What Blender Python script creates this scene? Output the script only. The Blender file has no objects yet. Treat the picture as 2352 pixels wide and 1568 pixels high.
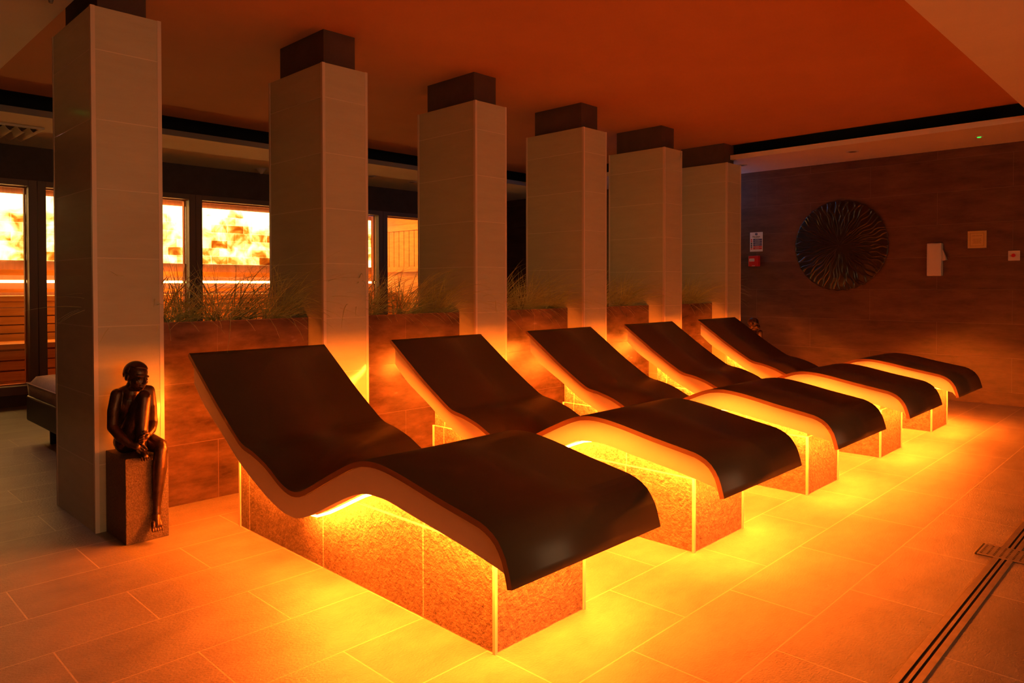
import bpy, bmesh, math, random
from mathutils import Vector, Matrix
R = math.radians
sc = bpy.context.scene
COL = sc.collection
random.seed(7)

# ------------------------------------------------------------------ camera, world, lights, exposure
cam_d = bpy.data.cameras.new('camera')
cam = bpy.data.objects.new('camera', cam_d)
COL.objects.link(cam)
cam_d.sensor_fit = 'HORIZONTAL'
cam_d.sensor_width = 36.0
cam_d.lens = 25.541
cam_d.shift_y = -0.04368
cam_d.clip_start = 0.02
_yaw, _pit, _rol = 0.7728, -0.0149, -0.0016
_F = Vector((math.cos(_yaw) * math.cos(_pit), math.sin(_yaw) * math.cos(_pit), math.sin(_pit)))
_R0 = Vector((math.sin(_yaw), -math.cos(_yaw), 0))
_U0 = _R0.cross(_F)
_R1 = _R0 * math.cos(_rol) + _U0 * math.sin(_rol)
_U1 = -_R0 * math.sin(_rol) + _U0 * math.cos(_rol)
_m = Matrix((_R1, _U1, -_F)).transposed().to_4x4()
_m.translation = Vector((0, 0, 1.1))
cam.matrix_world = _m
sc.camera = cam

sc.view_settings.view_transform = 'Standard'
sc.view_settings.look = 'None'
sc.view_settings.gamma = 1.0
sc.view_settings.use_curve_mapping = False
sc.view_settings.exposure = 0.0
sc.cycles.use_denoising = True
sc.cycles.max_bounces = 10
sc.cycles.diffuse_bounces = 6
sc.cycles.sample_clamp_indirect = 6.0
sc.cycles.caustics_reflective = False
sc.cycles.caustics_refractive = False

world = bpy.data.worlds.new('spa_hall')
sc.world = world
world.use_nodes = True
_bg = world.node_tree.nodes['Background']
_bg.inputs[0].default_value = (0.060, 0.038, 0.036, 1)      # the dim rest of the hall behind the camera
_bg.inputs[1].default_value = 0.10

LED_COL = (1.0, 0.150, 0.008)
LED_STRENGTH = 630.0
LED_WATTS = 13.0          # per metre of strip, thrown downwards by its lens
SALT_STRENGTH = 4.2


def lamp(name, kind, loc, energy, color, size=0.1, target=None, spot=None, blend=0.5):
    d = bpy.data.lights.new(name, kind)
    d.energy = energy
    d.color = color
    if kind == 'AREA':
        d.size = size
    else:
        d.shadow_soft_size = size
    if spot:
        d.spot_size = spot
        d.spot_blend = blend
    o = bpy.data.objects.new(name, d)
    o.location = loc
    if target is not None:
        o.rotation_euler = (Vector(target) - Vector(loc)).to_track_quat('-Z', 'Y').to_euler()
    COL.objects.link(o)
    return o


# downlights of the aisle between the columns and the sauna, and the blue corridor lamp round the corner
lamp('aisle_downlight_lamp', 'SPOT', (0.93, 5.75, 2.37), 13, (1.0, 0.50, 0.50), 0.05, (0.55, 4.6, 0), R(104), 0.8)
lamp('sauna_bench_lamp', 'AREA', (3.4, 8.9, 2.28), 170, (1.0, 0.26, 0.02), 1.2, (3.4, 8.95, 0))
lamp('sauna_end_lamp', 'AREA', (5.9, 8.9, 2.28), 60, (1.0, 0.28, 0.015), 0.6, (6.6, 9.0, 0.9))
lamp('corridor_lamp', 'POINT', (7.72, 4.50, 2.22), 4.5, (0.22, 0.45, 1.0), 0.06)
# added warm fill behind the camera, standing in for the unseen pool hall
lamp('hall_fill_lamp', 'AREA', (1.2, -4.5, 1.9), 118, (1.0, 0.54, 0.24), 3.6, (2.2, 3.6, 1.7))


# ------------------------------------------------------------------ materials
def nn(nt, kind, **kw):
    n = nt.nodes.new(kind)
    for k, v in kw.items():
        setattr(n, k, v)
    return n


def mat(name, base, rough=0.5, metal=0.0, var=0.0, vscale=8.0, bump=0.0, bscale=60.0, spec=0.5, rvar=0.0,
        stretch=(1, 1, 1), coat=0.0, base2=None):
    """Principled material with two noise layers: colour variation and bump."""
    m = bpy.data.materials.new(name)
    m.use_nodes = True
    nt = m.node_tree
    p = nt.nodes['Principled BSDF']
    p.inputs['Base Color'].default_value = (*base, 1)
    p.inputs['Roughness'].default_value = rough
    p.inputs['Metallic'].default_value = metal
    p.inputs['Specular IOR Level'].default_value = spec
    if coat:
        p.inputs['Coat Weight'].default_value = coat
        p.inputs['Coat Roughness'].default_value = 0.12
    geo = nn(nt, 'ShaderNodeNewGeometry')
    mp = nn(nt, 'ShaderNodeMapping')
    mp.inputs['Scale'].default_value = stretch
    nt.links.new(geo.outputs['Position'], mp.inputs['Vector'])
    if var or base2:
        nz = nn(nt, 'ShaderNodeTexNoise')
        nz.inputs['Scale'].default_value = vscale
        nz.inputs['Detail'].default_value = 6
        nz.inputs['Roughness'].default_value = 0.65
        nt.links.new(mp.outputs[0], nz.inputs['Vector'])
        cr = nn(nt, 'ShaderNodeValToRGB')
        cr.color_ramp.elements[0].position = 0.3
        cr.color_ramp.elements[1].position = 0.72
        lo = base2 if base2 else tuple(c * (1 - var) for c in base)
        hi = base if base2 else tuple(min(1, c * (1 + var)) for c in base)
        cr.color_ramp.elements[0].color = (*lo, 1)
        cr.color_ramp.elements[1].color = (*hi, 1)
        nt.links.new(nz.outputs['Fac'], cr.inputs[0])
        nt.links.new(cr.outputs[0], p.inputs['Base Color'])
        if rvar:
            mr = nn(nt, 'ShaderNodeMapRange')
            mr.inputs['To Min'].default_value = max(0.02, rough - rvar)
            mr.inputs['To Max'].default_value = rough + rvar
            nt.links.new(nz.outputs['Fac'], mr.inputs['Value'])
            nt.links.new(mr.outputs[0], p.inputs['Roughness'])
    if bump:
        nb = nn(nt, 'ShaderNodeTexNoise')
        nb.inputs['Scale'].default_value = bscale
        nb.inputs['Detail'].default_value = 5
        nb.inputs['Roughness'].default_value = 0.6
        nt.links.new(mp.outputs[0], nb.inputs['Vector'])
        bp = nn(nt, 'ShaderNodeBump')
        bp.inputs['Strength'].default_value = bump
        bp.inputs['Distance'].default_value = 0.01
        nt.links.new(nb.outputs['Fac'], bp.inputs['Height'])
        nt.links.new(bp.outputs[0], p.inputs['Normal'])
    return m


def tile_mat(name, a, b, grout, axes, bw, rh, u0, v0, rough, offset=0.5, mortar=0.003, var=0.25, vscale=5.0, bump=0.0,
             bscale=120.0, rvar=0.06, stretch=(1, 1, 1), spec=0.5, bdist=0.004, groove=0.4, tint=0.84):
    """Tiles laid from world position; axes picks which two world axes the courses run in."""
    m = bpy.data.materials.new(name)
    m.use_nodes = True
    nt = m.node_tree
    p = nt.nodes['Principled BSDF']
    p.inputs['Specular IOR Level'].default_value = spec
    geo = nn(nt, 'ShaderNodeNewGeometry')
    sp = nn(nt, 'ShaderNodeSeparateXYZ')
    nt.links.new(geo.outputs['Position'], sp.inputs[0])
    cb = nn(nt, 'ShaderNodeCombineXYZ')
    for k, (ax, o0) in enumerate(zip(axes, (u0, v0))):
        s = nn(nt, 'ShaderNodeMath', operation='SUBTRACT')
        s.inputs[1].default_value = o0
        nt.links.new(sp.outputs['XYZ'.index(ax)], s.inputs[0])
        nt.links.new(s.outputs[0], cb.inputs[k])
    br = nn(nt, 'ShaderNodeTexBrick')
    br.offset = offset
    br.inputs['Scale'].default_value = 1.0
    br.inputs['Mortar Size'].default_value = mortar
    br.inputs['Mortar Smooth'].default_value = 0.1
    br.inputs['Brick Width'].default_value = bw
    br.inputs['Row Height'].default_value = rh
    br.inputs['Color1'].default_value = (tint, tint, tint, 1)
    br.inputs['Color2'].default_value = (1, 1, 1, 1)
    br.inputs['Mortar'].default_value = (1, 1, 1, 1)
    nt.links.new(cb.outputs[0], br.inputs['Vector'])
    mp = nn(nt, 'ShaderNodeMapping')
    mp.inputs['Scale'].default_value = stretch
    nt.links.new(geo.outputs['Position'], mp.inputs['Vector'])
    nz = nn(nt, 'ShaderNodeTexNoise')
    nz.inputs['Scale'].default_value = vscale
    nz.inputs['Detail'].default_value = 8
    nz.inputs['Roughness'].default_value = 0.68
    nt.links.new(mp.outputs[0], nz.inputs['Vector'])
    cr = nn(nt, 'ShaderNodeValToRGB')
    cr.color_ramp.elements[0].position = 0.3
    cr.color_ramp.elements[1].position = 0.72
    cr.color_ramp.elements[0].color = (*b, 1)
    cr.color_ramp.elements[1].color = (*a, 1)
    nt.links.new(nz.outputs['Fac'], cr.inputs[0])
    mul = nn(nt, 'ShaderNodeMix', data_type='RGBA', blend_type='MULTIPLY')
    mul.inputs['Factor'].default_value = 1.0
    nt.links.new(cr.outputs[0], mul.inputs['A'])
    nt.links.new(br.outputs['Color'], mul.inputs['B'])
    mx = nn(nt, 'ShaderNodeMix', data_type='RGBA')
    mx.inputs['B'].default_value = (*grout, 1)
    nt.links.new(br.outputs['Fac'], mx.inputs['Factor'])
    nt.links.new(mul.outputs['Result'], mx.inputs['A'])
    nt.links.new(mx.outputs['Result'], p.inputs['Base Color'])
    mr = nn(nt, 'ShaderNodeMapRange')
    mr.inputs['To Min'].default_value = max(0.03, rough - rvar)
    mr.inputs['To Max'].default_value = rough + rvar
    nt.links.new(nz.outputs['Fac'], mr.inputs['Value'])
    nt.links.new(mr.outputs[0], p.inputs['Roughness'])
    h = nn(nt, 'ShaderNodeMath', operation='MULTIPLY')
    h.inputs[1].default_value = -groove
    nt.links.new(br.outputs['Fac'], h.inputs[0])
    last = h
    if bump:
        nb = nn(nt, 'ShaderNodeTexNoise')
        nb.inputs['Scale'].default_value = bscale
        nb.inputs['Detail'].default_value = 4
        nb.inputs['Roughness'].default_value = 0.62
        nt.links.new(mp.outputs[0], nb.inputs['Vector'])
        ad = nn(nt, 'ShaderNodeMath', operation='MULTIPLY_ADD')
        ad.inputs[1].default_value = bump
        nt.links.new(nb.outputs['Fac'], ad.inputs[0])
        nt.links.new(h.outputs[0], ad.inputs[2])
        last = ad
    bp = nn(nt, 'ShaderNodeBump')
    bp.inputs['Strength'].default_value = 1.0
    bp.inputs['Distance'].default_value = bdist
    nt.links.new(last.outputs[0], bp.inputs['Height'])
    nt.links.new(bp.outputs[0], p.inputs['Normal'])
    return m


def emit_mat(name, color, strength):
    m = bpy.data.materials.new(name)
    m.use_nodes = True
    nt = m.node_tree
    nt.nodes.clear()
    e = nn(nt, 'ShaderNodeEmission')
    e.inputs[0].default_value = (*color, 1)
    e.inputs[1].default_value = strength
    o = nn(nt, 'ShaderNodeOutputMaterial')
    nt.links.new(e.outputs[0], o.inputs[0])
    return m


def glass_mat(name):
    m = bpy.data.materials.new(name)
    m.use_nodes = True
    nt = m.node_tree
    nt.nodes.clear()
    t = nn(nt, 'ShaderNodeBsdfTransparent')
    t.inputs[0].default_value = (0.93, 0.95, 0.94, 1)
    g = nn(nt, 'ShaderNodeBsdfGlossy')
    g.inputs['Roughness'].default_value = 0.02
    f = nn(nt, 'ShaderNodeFresnel')
    f.inputs[0].default_value = 1.45
    mx = nn(nt, 'ShaderNodeMixShader')
    o = nn(nt, 'ShaderNodeOutputMaterial')
    nt.links.new(f.outputs[0], mx.inputs[0])
    nt.links.new(t.outputs[0], mx.inputs[1])
    nt.links.new(g.outputs[0], mx.inputs[2])
    nt.links.new(mx.outputs[0], o.inputs[0])
    return m


def salt_mat():
    """Back-lit salt bricks: each brick glows through veins of differing thickness."""
    m = bpy.data.materials.new('lit_salt_bricks')
    m.use_nodes = True
    nt = m.node_tree
    nt.nodes.clear()
    geo = nn(nt, 'ShaderNodeNewGeometry')
    sp = nn(nt, 'ShaderNodeSeparateXYZ')
    nt.links.new(geo.outputs['Position'], sp.inputs[0])
    cb = nn(nt, 'ShaderNodeCombineXYZ')
    nt.links.new(sp.outputs[0], cb.inputs[0])
    s = nn(nt, 'ShaderNodeMath', operation='SUBTRACT')
    s.inputs[1].default_value = 1.405
    nt.links.new(sp.outputs[2], s.inputs[0])
    nt.links.new(s.outputs[0], cb.inputs[1])
    br = nn(nt, 'ShaderNodeTexBrick')
    br.inputs['Scale'].default_value = 1
    br.inputs['Brick Width'].default_value = 0.23
    br.inputs['Row Height'].default_value = 0.1085
    br.inputs['Mortar Size'].default_value = 0.003
    br.inputs['Color1'].default_value = (0.0, 0.0, 0.0, 1)
    br.inputs['Color2'].default_value = (1, 1, 1, 1)
    br.inputs['Mortar'].default_value = (0.75, 0.75, 0.75, 1)
    nt.links.new(cb.outputs[0], br.inputs['Vector'])
    nz = nn(nt, 'ShaderNodeTexNoise')
    nz.inputs['Scale'].default_value = 5.5
    nz.inputs['Detail'].default_value = 6
    nz.inputs['Distortion'].default_value = 0.6
    nt.links.new(geo.outputs['Position'], nz.inputs['Vector'])
    nz2 = nn(nt, 'ShaderNodeTexNoise')
    nz2.inputs['Scale'].default_value = 1.1
    nt.links.new(geo.outputs['Position'], nz2.inputs['Vector'])
    a = nn(nt, 'ShaderNodeMath', operation='MULTIPLY_ADD')
    a.inputs[1].default_value = 0.25
    nt.links.new(br.outputs['Color'], a.inputs[0])
    b = nn(nt, 'ShaderNodeMath', operation='MULTIPLY')
    b.inputs[1].default_value = 0.95
    nt.links.new(nz.outputs['Fac'], b.inputs[0])
    nt.links.new(b.outputs[0], a.inputs[2])
    c = nn(nt, 'ShaderNodeMath', operation='MULTIPLY_ADD')
    c.inputs[1].default_value = 0.45
    nt.links.new(nz2.outputs['Fac'], c.inputs[0])
    nt.links.new(a.outputs[0], c.inputs[2])
    # bricks near the hidden lamps along the top edge glow most
    t = nn(nt, 'ShaderNodeMapRange')
    t.inputs['From Min'].default_value = 1.9
    t.inputs['From Max'].default_value = 2.12
    t.inputs['To Max'].default_value = 0.28
    nt.links.new(sp.outputs[2], t.inputs['Value'])
    d = nn(nt, 'ShaderNodeMath', operation='ADD')
    nt.links.new(c.outputs[0], d.inputs[0])
    nt.links.new(t.outputs[0], d.inputs[1])
    cr = nn(nt, 'ShaderNodeValToRGB')
    e = cr.color_ramp.elements
    e[0].position = 0.46
    e[0].color = (0.040, 0.003, 0.0002, 1)
    e[1].position = 0.98
    e[1].color = (1.0, 0.50, 0.14, 1)
    for pos, col in ((0.60, (0.12, 0.018, 0.0006, 1)), (0.70, (0.17, 0.060, 0.004, 1)), (0.80, (0.36, 0.17, 0.035, 1))):
        x = e.new(pos)
        x.color = col
    nt.links.new(d.outputs[0], cr.inputs[0])
    em = nn(nt, 'ShaderNodeEmission')
    em.inputs[1].default_value = 2.1 * SALT_STRENGTH
    nt.links.new(cr.outputs[0], em.inputs[0])
    o = nn(nt, 'ShaderNodeOutputMaterial')
    nt.links.new(em.outputs[0], o.inputs[0])
    return m


M = {}
M['floor'] = tile_mat('floor_stone_tile', (0.35, 0.285, 0.235), (0.215, 0.17, 0.14), (0.46, 0.37, 0.285), 'XY', 0.61, 0.3105,
                      0.59, 3.125, 0.42, 0.5, 0.0025, vscale=3.5, bump=0.55, bscale=95, stretch=(1, 1.6, 1), spec=0.35, bdist=0.006)
M['column'] = tile_mat('column_beige_tile', (0.60, 0.59, 0.42), (0.53, 0.52, 0.37), (0.74, 0.71, 0.54), 'XZ', 40.0, 0.308, -20,
                       0.92, 0.13, 0.0, 0.0022, vscale=4, rvar=0.03, stretch=(1, 1, 6), spec=0.5, bdist=0.002, tint=0.97)
M['planter'] = tile_mat('planter_rust_tile', (0.155, 0.085, 0.055), (0.042, 0.022, 0.015), (0.15, 0.09, 0.065), 'XZ', 0.61, 0.308,
                        1.33, -0.004, 0.24, 0.5, 0.002, vscale=4.5, rvar=0.1, stretch=(1, 1, 3), bump=0.1, bscale=40, bdist=0.003)
M['wall_tile'] = tile_mat('wall_brown_tile', (0.15, 0.080, 0.055), (0.058, 0.030, 0.022), (0.16, 0.10, 0.075), 'YZ', 1.222, 0.3125,
                          -0.48, 0.12, 0.44, 0.5, 0.0018, vscale=3.2, rvar=0.1, stretch=(1, 1, 4), bump=0.08, bscale=30, bdist=0.003)
M['base_tile'] = tile_mat('plinth_rough_tile', (0.29, 0.215, 0.16), (0.10, 0.068, 0.05), (0.52, 0.42, 0.33), 'YZ', 0.62, 0.305, 1.2625,
                          0.0, 0.5, 0.0, 0.003, vscale=42, bump=0.9, bscale=75, spec=0.3, bdist=0.01)
M['trim'] = mat('pale_edge_trim', (0.72, 0.62, 0.48), 0.3)
M['cap'] = mat('dark_column_cap_paint', (0.085, 0.055, 0.04), 0.8, var=0.15)
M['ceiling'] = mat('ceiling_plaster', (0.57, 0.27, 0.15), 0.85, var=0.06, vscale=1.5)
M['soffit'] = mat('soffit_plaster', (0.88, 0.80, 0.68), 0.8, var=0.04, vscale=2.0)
M['cove'] = mat('black_cove', (0.012, 0.011, 0.012), 0.9)
M['lip'] = mat('grey_cove_lip_paint', (0.30, 0.30, 0.31), 0.7)
M['dark_wall'] = mat('dark_brown_wall_paint', (0.085, 0.066, 0.058), 0.7, var=0.15)
M['frame'] = mat('dark_bronze_frame', (0.20, 0.145, 0.125), 0.45, metal=0.0)
M['reveal'] = mat('pine_reveal', (0.50, 0.15, 0.045), 0.6)
M['glass'] = glass_mat('clear_sauna_glass')
M['wood'] = mat('sauna_wood', (0.52, 0.26, 0.085), 0.55, var=0.25, vscale=6, stretch=(0.4, 1, 6))
M['wood_dark'] = mat('dark_sauna_boards', (0.20, 0.070, 0.035), 0.6, var=0.3, vscale=5, stretch=(6, 6, 0.5))
M['salt'] = salt_mat()
M['led'] = emit_mat('amber_led', LED_COL, LED_STRENGTH)
M['led_sauna'] = emit_mat('warm_white_led', (1.0, 0.42, 0.09), 48.0)
M['led_green'] = emit_mat('green_indicator', (0.03, 1.0, 0.08), 1.6)
M['profile'] = mat('aluminium_led_profile', (0.6, 0.6, 0.6), 0.4, metal=1.0)
M['cover'] = mat('dark_brown_lounger_skin', (0.098, 0.064, 0.036), 0.33, var=0.1, vscale=3, spec=0.35)
M['cover_edge'] = mat('lit_lounger_edge', (0.19, 0.085, 0.04), 0.5)  # lighter copy of the skin, the strips' glow put into its colour
M['body'] = mat('cream_lounger_body', (0.78, 0.70, 0.58), 0.32)
M['bronze'] = mat('dark_bronze', (0.085, 0.048, 0.028), 0.30, metal=0.8, var=0.35, vscale=30, bump=0.15, bscale=140)
M['plinth'] = mat('grainy_stone', (0.20, 0.135, 0.095), 0.62, base2=(0.07, 0.045, 0.035), vscale=160, bump=0.9, bscale=170)
M['soil'] = mat('black_soil', (0.018, 0.014, 0.011), 0.95, var=0.5, vscale=40, bump=1.0, bscale=80)
M['grass'] = mat('olive_grass', (0.74, 0.66, 0.24), 0.45, var=0.45, vscale=9)
M['grass2'] = mat('dark_grass', (0.52, 0.52, 0.18), 0.45, var=0.45, vscale=9)
M['stone'] = mat('pale_pebble', (0.36, 0.28, 0.22), 0.6, var=0.3, vscale=25)
M['disc'] = mat('black_lacquer', (0.012, 0.009, 0.009), 0.25, spec=0.5, coat=0.2)
M['white'] = mat('white_plastic', (0.62, 0.56, 0.52), 0.45)
M['paper'] = mat('white_card', (0.78, 0.74, 0.72), 0.6)
M['ink_black'] = mat('black_print', (0.012, 0.012, 0.016), 0.6)
M['ink_blue'] = mat('blue_print', (0.035, 0.045, 0.16), 0.6)
M['ink_red'] = mat('red_print', (0.60, 0.03, 0.03), 0.6)
M['red'] = mat('red_plastic', (0.55, 0.014, 0.014), 0.35)
M['brass'] = mat('gold_plaque', (0.62, 0.45, 0.17), 0.5, metal=0.2)
M['brass_line'] = mat('engraved_line', (0.28, 0.17, 0.06), 0.6)
M['steel'] = mat('brushed_steel', (0.62, 0.55, 0.5), 0.38, metal=0.9, var=0.15, vscale=20)
M['black'] = mat('shade_black', (0.004, 0.004, 0.004), 0.9)  # near-black stand-in for the shade inside holes and gaps
M['leather'] = mat('black_leather', (0.022, 0.017, 0.017), 0.38, bump=0.1, bscale=200)
M['linen'] = mat('beige_linen', (0.66, 0.50, 0.40), 0.9, var=0.12, vscale=14, bump=0.2, bscale=90, stretch=(3, 0.6, 1))


# ------------------------------------------------------------------ mesh helpers
def link(name, bm, m, parent=None, smooth=False, bevel=0.0, recalc=True):
    if recalc:
        bmesh.ops.recalc_face_normals(bm, faces=bm.faces)
    me = bpy.data.meshes.new(name)
    bm.to_mesh(me)
    bm.free()
    for x in (m if isinstance(m, (list, tuple)) else [m]):
        me.materials.append(x)
    if smooth:
        for p in me.polygons:
            p.use_smooth = True
    o = bpy.data.objects.new(name, me)
    COL.objects.link(o)
    if parent is not None:
        o.parent = parent
    if bevel:
        b = o.modifiers.new('bevel', 'BEVEL')
        b.width = bevel
        b.segments = 2
        b.limit_method = 'ANGLE'
    return o


def tag(o, label=None, cat=None, group=None, kind=None):
    if label: o['label'] = label
    if cat: o['category'] = cat
    if group: o['group'] = group
    if kind: o['kind'] = kind
    return o


def empty(name, loc=(0, 0, 0), rz=0.0):
    o = bpy.data.objects.new(name, None)
    o.empty_display_size = 0.1
    o.location = loc
    o.rotation_euler = (0, 0, rz)
    COL.objects.link(o)
    return o


def copy_tree(o, parent=None):
    c = o.copy()
    COL.objects.link(c)
    if parent is not None:
        c.parent = parent
    for ch in list(o.children):
        copy_tree(ch, c)
    return c


def box(bm, x0, x1, y0, y1, z0, z1, mi=0):
    vs = [bm.verts.new(p) for p in ((x0, y0, z0), (x1, y0, z0), (x1, y1, z0), (x0, y1, z0),
                                    (x0, y0, z1), (x1, y0, z1), (x1, y1, z1), (x0, y1, z1))]
    for f in ((0, 3, 2, 1), (4, 5, 6, 7), (0, 1, 5, 4), (1, 2, 6, 5), (2, 3, 7, 6), (3, 0, 4, 7)):
        bm.faces.new([vs[i] for i in f]).material_index = mi
    return bm


def boxes(*bs):
    bm = bmesh.new()
    for b in bs:
        box(bm, *b)
    return bm


def cyl(bm, c, r, h, axis='z', seg=32, r2=None, mi=0):
    r2 = r if r2 is None else r2
    lo, hi = [], []
    for i in range(seg):
        a = 2 * math.pi * i / seg
        u, v = math.cos(a), math.sin(a)
        for ring, rr, t in ((lo, r, 0), (hi, r2, h)):
            if axis == 'z':
                p = (c[0] + u * rr, c[1] + v * rr, c[2] + t)
            elif axis == 'x':
                p = (c[0] + t, c[1] + u * rr, c[2] + v * rr)
            else:
                p = (c[0] + u * rr, c[1] + t, c[2] + v * rr)
            ring.append(bm.verts.new(p))
    for i in range(seg):
        j = (i + 1) % seg
        bm.faces.new((lo[i], lo[j], hi[j], hi[i])).material_index = mi
    bm.faces.new(lo[::-1]).material_index = mi
    bm.faces.new(hi).material_index = mi
    return bm


def extrude_yz(bm, upper, lower, x0, x1):
    """A slab between two equally long profiles in the YZ plane, extruded along X."""
    n = len(upper)
    rows = []
    for x in (x0, x1):
        rows.append(([bm.verts.new((x, y, z)) for y, z in upper], [bm.verts.new((x, y, z)) for y, z in lower]))
    (u0, l0), (u1, l1) = rows
    for i in range(n - 1):
        bm.faces.new((u0[i], u0[i + 1], u1[i + 1], u1[i]))
        bm.faces.new((l0[i], l1[i], l1[i + 1], l0[i + 1]))
        bm.faces.new((u0[i], l0[i], l0[i + 1], u0[i + 1]))
        bm.faces.new((u1[i], u1[i + 1], l1[i + 1], l1[i]))
    bm.faces.new((u0[0], u1[0], l1[0], l0[0]))
    bm.faces.new((u0[-1], l0[-1], l1[-1], u1[-1]))
    return bm


def catmull(pts, n):
    """Resample a polyline to n points evenly along a Catmull-Rom curve."""
    P = [Vector(p) for p in pts]
    P = [P[0] * 2 - P[1]] + P + [P[-1] * 2 - P[-2]]
    dense = []
    for i in range(1, len(P) - 2):
        p0, p1, p2, p3 = P[i - 1], P[i], P[i + 1], P[i + 2]
        for k in range(16):
            t = k / 16
            dense.append(0.5 * ((2 * p1) + (p2 - p0) * t + (2 * p0 - 5 * p1 + 4 * p2 - p3) * t * t + (3 * p1 - p0 - 3 * p2 + p3) * t ** 3))
    dense.append(P[-2])
    L = [0]
    for a, b in zip(dense, dense[1:]):
        L.append(L[-1] + (b - a).length)
    out, j = [], 0
    for k in range(n):
        s = L[-1] * k / (n - 1)
        while j < len(L) - 2 and L[j + 1] < s:
            j += 1
        t = (s - L[j]) / max(1e-9, L[j + 1] - L[j])
        out.append(dense[j].lerp(dense[j + 1], t))
    return out


def text_mesh(name, body, size, m, parent, mtx, extrude=0.0004, align='CENTER', bold=False):
    cu = bpy.data.curves.new(name, 'FONT')
    cu.body = body
    cu.size = size
    cu.extrude = extrude
    cu.align_x = align
    cu.align_y = 'CENTER'
    if bold:
        cu.offset = size * 0.012
    t = bpy.data.objects.new(name, cu)
    COL.objects.link(t)
    dg = bpy.context.evaluated_depsgraph_get()
    me = bpy.data.meshes.new_from_object(t.evaluated_get(dg))
    bpy.data.objects.remove(t)
    me.transform(mtx)
    me.materials.clear()
    me.materials.append(m)
    o = bpy.data.objects.new(name, me)
    COL.objects.link(o)
    o.parent = parent
    return o


# ------------------------------------------------------------------ the setting
XW = 7.9            # brown tiled end wall
YS = 7.9            # sauna front
ZS, ZC = 2.395, 2.55    # soffit and tray ceiling
LIP = 0.048
TX0, TX1, TY0, TY1 = 0.985, 6.97, 1.04, 6.46   # raised tray of the ceiling

tag(link('floor', boxes((-5, XW + 0.2, -5, 11.5, -0.12, 0.0)), M['floor']), kind='structure')

bm = bmesh.new()
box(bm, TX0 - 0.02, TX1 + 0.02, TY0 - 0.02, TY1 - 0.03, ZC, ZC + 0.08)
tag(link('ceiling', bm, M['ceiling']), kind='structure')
# soffit ring round the tray
bm = bmesh.new()
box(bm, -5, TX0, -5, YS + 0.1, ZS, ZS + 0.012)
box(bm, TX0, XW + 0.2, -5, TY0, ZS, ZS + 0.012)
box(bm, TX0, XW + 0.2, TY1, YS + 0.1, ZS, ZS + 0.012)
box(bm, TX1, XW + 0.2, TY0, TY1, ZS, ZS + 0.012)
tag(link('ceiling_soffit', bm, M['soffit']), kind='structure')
bm = bmesh.new()                                            # upstand of the cove towards the sauna aisle
box(bm, TX0, TX1, TY1 - 0.012, TY1, ZS, ZS + LIP)
tag(link('trim_1', bm, M['lip']), kind='structure')
bm = bmesh.new()                                            # upstand of the cove along the end wall
box(bm, TX1 - 0.012, TX1, TY0, TY1, ZS, ZS + LIP)
tag(link('trim_2', bm, M['soffit']), kind='structure')
bm = bmesh.new()                                            # upstands on the two near sides
box(bm, TX0 - 0.012, TX0, TY0, TY1, ZS + 0.012, ZC)
box(bm, TX0, TX1, TY0 - 0.012, TY0, ZS + 0.012, ZC)
tag(link('trim_3', bm, M['soffit']), kind='structure')
bm = bmesh.new()                                            # recess behind the upstands, coloured near black
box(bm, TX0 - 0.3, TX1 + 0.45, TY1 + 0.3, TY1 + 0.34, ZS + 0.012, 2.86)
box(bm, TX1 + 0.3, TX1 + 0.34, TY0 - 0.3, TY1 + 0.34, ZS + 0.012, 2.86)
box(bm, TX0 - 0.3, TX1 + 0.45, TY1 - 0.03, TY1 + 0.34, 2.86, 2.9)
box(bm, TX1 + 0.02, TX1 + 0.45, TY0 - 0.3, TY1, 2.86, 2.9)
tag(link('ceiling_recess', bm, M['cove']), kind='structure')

tag(link('wall_right', boxes((XW, XW + 0.15, -5, 11.5, 0, 2.9)), M['wall_tile']), kind='structure')
tag(link('wall_far', boxes((7.15, XW, 9.4, 9.5, 0, 2.5)), M['dark_wall']), kind='structure')

# sauna front: base and head of the glazed wall
SX0, SX1 = -3.0, 7.0
FR0, FR1 = 0.105, 2.085
tag(link('wall_sauna_front', boxes((SX0, SX1, YS, YS + 0.14, 0, FR0), (SX0, SX1, YS, YS + 0.14, FR1, 2.5)), M['dark_wall']),
    kind='structure')
tag(link('wall_sauna_end', boxes((SX1, SX1 + 0.12, YS, 10.05, 0, 2.5)), M['dark_wall']), kind='structure')
tag(link('wall_sauna_back', boxes((SX0, SX1, 9.95, 10.05, 0, 2.5)), M['wood_dark']), kind='structure')
tag(link('wall_sauna_side', boxes((SX1 - 0.02, SX1, YS + 0.14, 9.95, 0, 2.42)), M['wood']), kind='structure')
tag(link('floor_sauna', boxes((SX0, SX1, YS + 0.14, 9.95, 0.0, 0.06)), M['wood']), kind='structure')
tag(link('ceiling_sauna', boxes((SX0, SX1, YS + 0.1, 9.95, 2.42, 2.5)), M['wood_dark']), kind='structure')


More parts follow.
